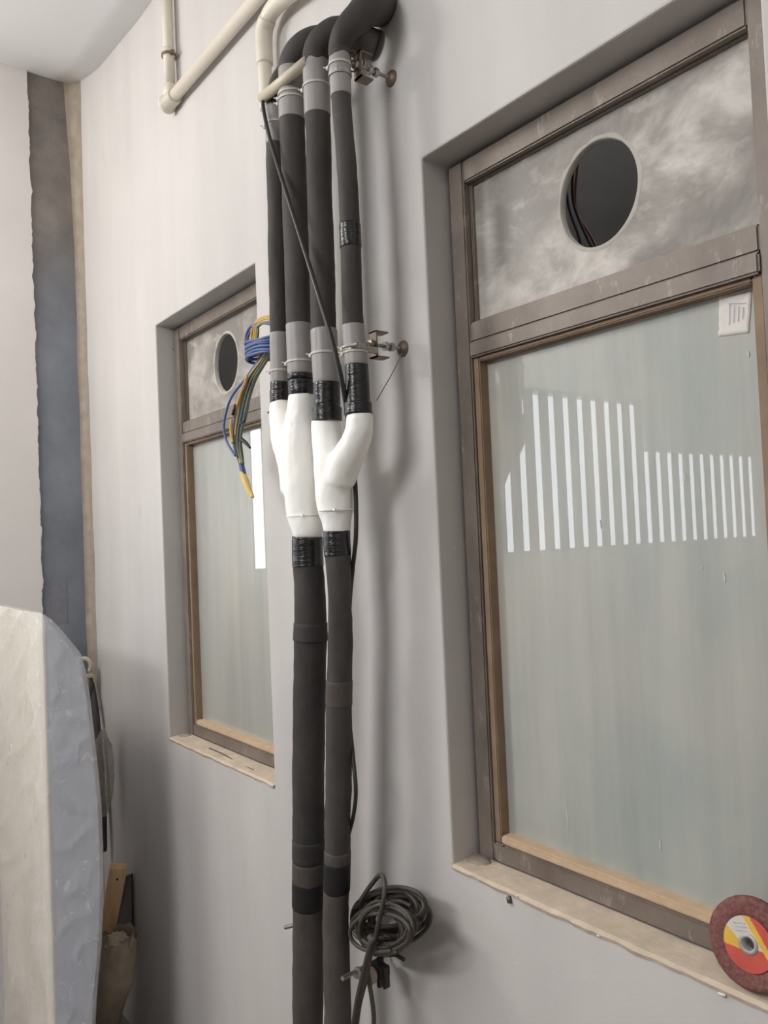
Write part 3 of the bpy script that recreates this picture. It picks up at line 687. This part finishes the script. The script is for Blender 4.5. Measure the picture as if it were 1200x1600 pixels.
for a_, b_ in zip(R, R[1:]):
    for k in range(n): bm.faces.new((a_[k], a_[(k+1) % n], b_[(k+1) % n], b_[k]))
obj('abrasive_ring', bm, BRISTLE, disc, True)
LW = simple('label_white', (206, 200, 190), .03, 60, .5); LR = simple('label_red', (200, 84, 74), .1, 60, .5); LY = simple('label_yellow', (222, 178, 70), .06, 60, .5); LG = simple('label_grey_rim', (176, 174, 172), .05, 60, .4, Metallic=.3)
def clipdisc(name, mat, h, r0, r1, cond, n=120, m=26):
    bm = bmesh.new(); V = {}
    def vv(i, k):
        k %= n
        if (i, k) not in V: V[(i, k)] = bm.verts.new(dp(r0 + (r1-r0)*i/m, 2*math.pi*k/n, h))
        return V[(i, k)]
    for i in range(m):
        for k in range(n):
            r = r0 + (r1-r0)*(i+.5)/m; a = 2*math.pi*(k+.5)/n
            if cond(r*math.cos(a), r*math.sin(a)): bm.faces.new((vv(i, k), vv(i+1, k), vv(i+1, k+1), vv(i, k+1)))
    return obj(name, bm, mat, disc)
rot = lambda x, y, an: (x*math.cos(an) + y*math.sin(an), -x*math.sin(an) + y*math.cos(an))
def region(x, y):
    s, t_ = rot(x, y, math.radians(40))          # s across the stripes (towards upper right)
    if s > .0215: return 'r'
    if s > .0135: return 'y'
    if y > .014 - (x + .031)*.70 and y > -.003: return 'w'
    if x < -.006 and y > -.009: return 'y'
    return 'r'
for nm, mt, ch in (('label', LW, 'w'), ('label', LR, 'r'), ('label', LY, 'y')):
    ob = clipdisc(nm, mt, .0108, .0125, .0345, lambda x, y, ch=ch: region(x, y) == ch); ob['label'] = {'w': 'white part of the label', 'r': 'red part of the label', 'y': 'yellow part of the label'}[ch]
bm = bmesh.new(); R = [[bm.verts.new(dp(r, 2*math.pi*k/48, h)) for k in range(48)] for r, h in ((.0082, -.004), (.0082, .0118), (.0095, .0122), (.0128, .0122), (.0132, .0105))]
for a_, b_ in zip(R, R[1:]):
    for k in range(48): bm.faces.new((a_[k], a_[(k+1) % 48], b_[(k+1) % 48], b_[k]))
obj('arbor_ring', bm, LG, disc, True, label='grey metal centre ring')
bm = bmesh.new()                                  # small print lines
for k in range(4):
    for j in range(3):
        x_, y_ = -.022 + k*.0045 + j*.002, .020 + k*.001 - j*.0042
        a_ = ctr + u_*x_ + v_*y_ + ax*.0112; cyl(bm, a_, a_ + u_*.0030 + v_*.0014, .0005, 5)
obj('label_print', bm, INK, bpy.data.objects['label'])

# ------------------------------------------------------------------ plastic-wrapped panel pack, left foreground
XC = -2.4
wp = thing('wrapped_panel_pack', 'tall beige and blue panel pack wrapped in wrinkled clear plastic at left', 'package', (XC-.35, -.32, 0))
sil = [WX(a, b, XC) for a, b in ((63, 957), (80, 968), (100, 990), (125, 1020), (134, 1050), (140, 1090), (149, 1170), (157, 1250), (160, 1320), (161, 1400), (157, 1480), (151, 1545), (148, 1600))]
sil.append(Vector((XC, sil[-1].y-.004, .02)))
yc = WX(64, 957, XC).y
BEIGE = simple('beige_board', (236, 227, 210), .05, 4, .7); BLUEP = simple('blue_grey_board', (200, 206, 220), .05, 4, .7)
def ext(pts, x0, x1):
    bm = bmesh.new(); A = [bm.verts.new((x0, p.y, p.z)) for p in pts]; B = [bm.verts.new((x1, p.y, p.z)) for p in pts]; n = len(pts)
    for k in range(n): bm.faces.new((A[k], A[(k+1) % n], B[(k+1) % n], B[k]))
    bm.faces.new(A[::-1]); bm.faces.new(B); return bm
inner = [Vector((0, p.y-.007, p.z-.007)) for p in sil]; inner[0].z -= .002; inner[-1].z = .012
for q_ in inner: q_.y = max(q_.y, yc + .0125)
obj('panel', ext(inner + [Vector((0, yc+.012, .012))], XC-.65, XC-.006), BLUEP, wp, label='blue-grey panel edge')
obj('panel', BX((XC-.66, yc+.004, .012), (XC-.004, yc+.0115, sil[0].z-.008), .001), BEIGE, wp, label='beige front board')
def film_mat():
    m = Mat('clear_plastic_film', .13, .6); m.b.inputs['Alpha'].default_value = .42; m.b.inputs['Coat Weight'].default_value = .6; m.b.inputs['Coat Roughness'].default_value = .08
    m.color(lin((236, 236, 238))); m.bump(m.noise(7, 6, .62, (1, 1.6, .7), (0, 0, 0), 1.2), .012, .8); m.bump(m.noise(28, 4, .6, (1, 1, 1), (3, 0, 0), .8), .003, .8)
    cr = m.ramp(m.noise(16, 4, .6, (1, 1, .7), (8, 1, 0), 1.5), [(.62, BW(0)), (.72, BW(1))])
    al = m.N.new('ShaderNodeMapRange'); al.inputs[3].default_value = .38; al.inputs[4].default_value = .72; m.t.links.new(cr, al.inputs[0]); m.t.links.new(al.outputs[0], m.b.inputs['Alpha'])
    return m.m
FILM = film_mat()
def film_bm():
    """sheet over front face, round the corner and over the sloping shoulder, with raised creases"""
    bm = bmesh.new(); prof = []
    prof2 = sil
    # resample the silhouette from top to floor
    L = [0]
    for a, b in zip(prof2, prof2[1:]): L.append(L[-1] + (b-a).length)
    def sp(t):
        d = t*L[-1]
        for k in range(len(prof2)-1):
            if d <= L[k+1]: f_ = (d-L[k])/(L[k+1]-L[k]); return prof2[k].lerp(prof2[k+1], f_)
        return prof2[-1]
    nv, nu = 120, 36; rows = []
    for i in range(nv+1):
        t = i/nv; e = sp(t); row = []
        for j in range(nu+1):                    # side face: from shoulder edge back to the corner, x = XC
            s = j/nu; y = e.y + (yc - e.y)*s
            c = noise.noise(Vector((y*13, e.z*5, 1)))*.5 + (1-abs(noise.noise(Vector((y*9+e.z*7, e.z*9-y*5, 4)))))**7
            d = .016*c*min(1, s*5)*min(1, (1-s)*4 + .2)
            row.append(bm.verts.new((XC + .007 + d*.6, y, e.z)))
        rows.append(row)
    for i in range(nv):
        for j in range(nu): bm.faces.new((rows[i][j], rows[i+1][j], rows[i+1][j+1], rows[i][j+1]))
    # front face
    nf = 44; fr = []
    for i in range(nv+1):
        z = rows[i][nu].co.z; row = [rows[i][nu]]
        for j in range(1, nf+1):
            x = XC - .66*j/nf; k = (x*3.6 + z*4.6)
            k1 = z*.88 - x*.46; k2 = x*.88 + z*.46; c = (1-abs(noise.noise(Vector((k1*9, k2*2.2, 7)))))**5 * max(0, min(1, .5 + 2*noise.noise(Vector((x*3, z*3, 5))))) - 1 + .5*noise.noise(Vector((x*5, z*5, 2)))
            row.append(bm.verts.new((x, yc - .010 - .013*(c+1)*min(1, j/4), z)))
        fr.append(row)
    for i in range(nv):
        for j in range(nf): bm.faces.new((fr[i][j], fr[i+1][j], fr[i+1][j+1], fr[i][j+1]))
    # top / shoulder going back along -x
    bk = []
    for i in range(0, nv+1):
        e = rows[i][0].co; row = [rows[i][0]]
        for j in range(1, 12): row.append(bm.verts.new((XC - .66*j/11, e.y + .003*noise.noise(Vector((j*.7, e.z*8, 3))), e.z + (.004*noise.noise(Vector((j*.9, e.y*9, 1))) if i < 40 else 0))))
        bk.append(row)
    for i in range(nv):
        for j in range(11): bm.faces.new((bk[i][j], bk[i][j+1], bk[i+1][j+1], bk[i+1][j]))
    # lid
    tp = [bm.verts.new((XC-.66*j/11, yc-.01, sil[0].z + .004 + .003*noise.noise(Vector((j*.8, 0, 9))))) for j in range(12)]
    for j in range(11): bm.faces.new((bk[0][j], bk[0][j+1], tp[j+1], tp[j]))
    return bm
obj('plastic_film', film_bm(), FILM, wp, True, label='wrinkled clear plastic film')

# ------------------------------------------------------------------ timber, sack and oddments in the gap by the wall
def Q(px, py, y): return W(px, py, y)
t0, t1 = Q(186, 1353, -.055), Q(146, 1560, -.13)
dirv = (t1 - t0).normalized(); sidev = Vector((1, -.25, 0)); sidev = (sidev - dirv*sidev.dot(dirv)).normalized(); upv = dirv.cross(sidev)
t1 = t0 + dirv*(t0.z/abs(dirv.z))*.97
tb = thing('timber_batten', 'sawn pine batten leaning on the wall behind the plastic-wrapped pack', 'timber', t1)
bm = bmesh.new(); a_, b_ = .018, .028; vs = []
for p in (t0, t1):
    for s, t_ in ((-1, -1), (1, -1), (1, 1), (-1, 1)): vs.append(bm.verts.new(p + sidev*a_*s + upv*b_*t_))
for q in ((0,1,2,3), (7,6,5,4), (0,4,5,1), (1,5,6,2), (2,6,7,3), (3,7,4,0)): bm.faces.new([vs[i] for i in q])
bmesh.ops.bevel(bm, geom=list(bm.edges), offset=.0015, segments=1, affect='EDGES')
obj('batten', bm, WOODM, tb)
for s_ in (1, -1):
    bm = bmesh.new(); c = t0 + dirv*.04 + sidev*(a_+.0002)*s_; lathe(bm, [(1e-4, .0006), (.004, .0006), (.0045, 0), (1e-4, 0)], c, sidev*s_, 12); obj('knot', bm, KNOT, tb)
sk = thing('rubble_sack', 'beige woven sack of rubble standing against the wall, bottom left', 'sack', (Q(180, 1500, -.13).x, -.13, 0))
prof_s = [(1462, 184, 26), (1480, 181, 26.5), (1510, 180, 26.5), (1535, 178, 27), (1560, 170, 24), (1600, 158, 23), (1660, 152, 26), (1720, 150, 30)]
bm = bmesh.new(); rings = []; n = 36
for i, (py, px, hw) in enumerate(prof_s):
    c = Q(px, py, -.115); R_ = hw*dep(c)/F; ring = []
    z_ = max(c.z, .002)
    for k in range(n):
        a = 2*math.pi*k/n; rr = 1 + .10*noise.noise(Vector((math.cos(a)*1.6, math.sin(a)*1.6, z_*9))) + .05*math.sin(5*a + i*1.7)
        zj = z_ + (.012*math.sin(3*a+1) + .008*math.sin(7*a) if i == 0 else 0)
        ring.append(bm.verts.new((c.x + R_*1.25*rr*math.cos(a), c.y + R_*.95*rr*math.sin(a)+.01, zj)))
    rings.append(ring)
for a_, b_ in zip(rings, rings[1:]):
    for k in range(n): bm.faces.new((a_[k], a_[(k+1) % n], b_[(k+1) % n], b_[k]))
bm.faces.new(rings[-1])
so = obj('sack_cloth', bm, SACK, sk, True); m = so.modifiers.new('s', 'SUBSURF'); m.levels = m.render_levels = 2
c = Q(183, 1474, -.115); bm = bmesh.new(); bmesh.ops.create_icosphere(bm, subdivisions=4, radius=1)
for v in bm.verts:
    k = 1 + .35*noise.noise(v.co*3.2); v.co = c + Vector((v.co.x*.055*k, v.co.y*.04*k, v.co.z*.022*k + .004))
obj('rubble', bm, RUBBLE, sk, False, kind='stuff')
bm = tube(bmesh.new(), spline([(Q(204, 1478, -.10), .006), (Q(206, 1466, -.10), .004), (Q(208, 1458, -.10), .0012)], 4), 8); obj('sack_corner', bm, SACK, sk, True)
bm = bmesh.new(); A = [Q(190, 1372, -.03), Q(205, 1366, -.012), Q(207, 1480, -.012), Q(176, 1480, -.03), Q(176, 1440, -.03), Q(184, 1415, -.03)]
v0 = [bm.verts.new(p) for p in A]; v1 = [bm.verts.new(p + Vector((-.006, .008, 0))) for p in A]
bm.faces.new(v0); bm.faces.new(v1[::-1])
for k in range(6): bm.faces.new((v0[k], v0[(k+1) % 6], v1[(k+1) % 6], v1[k]))
tag(obj('plastic_offcut', bm, DARKP), 'dark grey plastic offcut standing in the sack behind the pine batten', 'plastic')
# conduit ring and its clip in the corner
rr = thing('conduit_ring', 'cream conduit loop end poking out above the wrapped pack in the corner', 'conduit', Q(134, 1045, -.04))
c = Q(131, 1041, -.06); bm = bmesh.new(); pts = []
for k in range(25):
    a = math.radians(-45 + 235*k/24); pts.append((c + Vector((.45*.027*math.cos(a), .88*.027*math.cos(a), .030*math.sin(a))), .0085))
obj('conduit_bend', tube(bm, pts, 12), PVCS, rr, True)
bm = bmesh.new(); c2 = Q(140, 1056, -.04); box(bm, c2-Vector((.016, .012, .007)), c2+Vector((.016, .012, .007)), .003); obj('saddle', bm, PVCS, rr)
bm = cyl(bmesh.new(), c2, c2 + Vector((.004, .0, -.10)), .012, 14); obj('conduit_pipe', bm, DARKP, rr, True)
# crumpled clear bag hanging in the corner
def bag(cpx, cpy, hw, hh, y, seed):
    c = Q(cpx, cpy, y); rx = hw*dep(c)/F; rz = hh*dep(c)/F
    bm = bmesh.new(); bmesh.ops.create_icosphere(bm, subdivisions=5, radius=1)
    for v in bm.verts:
        k = 1 + .30*noise.noise(v.co*2.2 + Vector((seed, 0, 0))) - .20*abs(noise.noise(v.co*6 + Vector((0, seed, 0))))
        v.co = c + Vector((v.co.x*rx*1.2*k, v.co.y*.035*k, v.co.z*rz*k))
    return bm
BAGM = Mat('thin_clear_bag', .12, .6); BAGM.color(lin((196, 188, 178))); BAGM.b.inputs['Alpha'].default_value = .45; BAGM.bump(BAGM.noise(50, 4, .6, (1, 1, 1), (0, 0, 0), 1), .01); BAGM = BAGM.m
tag(obj('clear_bag', bag(162, 1205, 12, 62, -.06, 3), BAGM), 'crumpled clear plastic bag in the corner behind the wrapped pack', 'bag')
tag(obj('dark_hose', tube(bmesh.new(), spline([(Q(143, 1066, -.03), .010), (Q(150, 1120, -.03), .014), (Q(156, 1200, -.03), .016), (Q(160, 1270, -.03), .016), (Q(163, 1330, -.03), .010)], 6), 14), DARKP, smooth=True), 'dark grey hose standing in the corner behind the clear bag', 'hose')
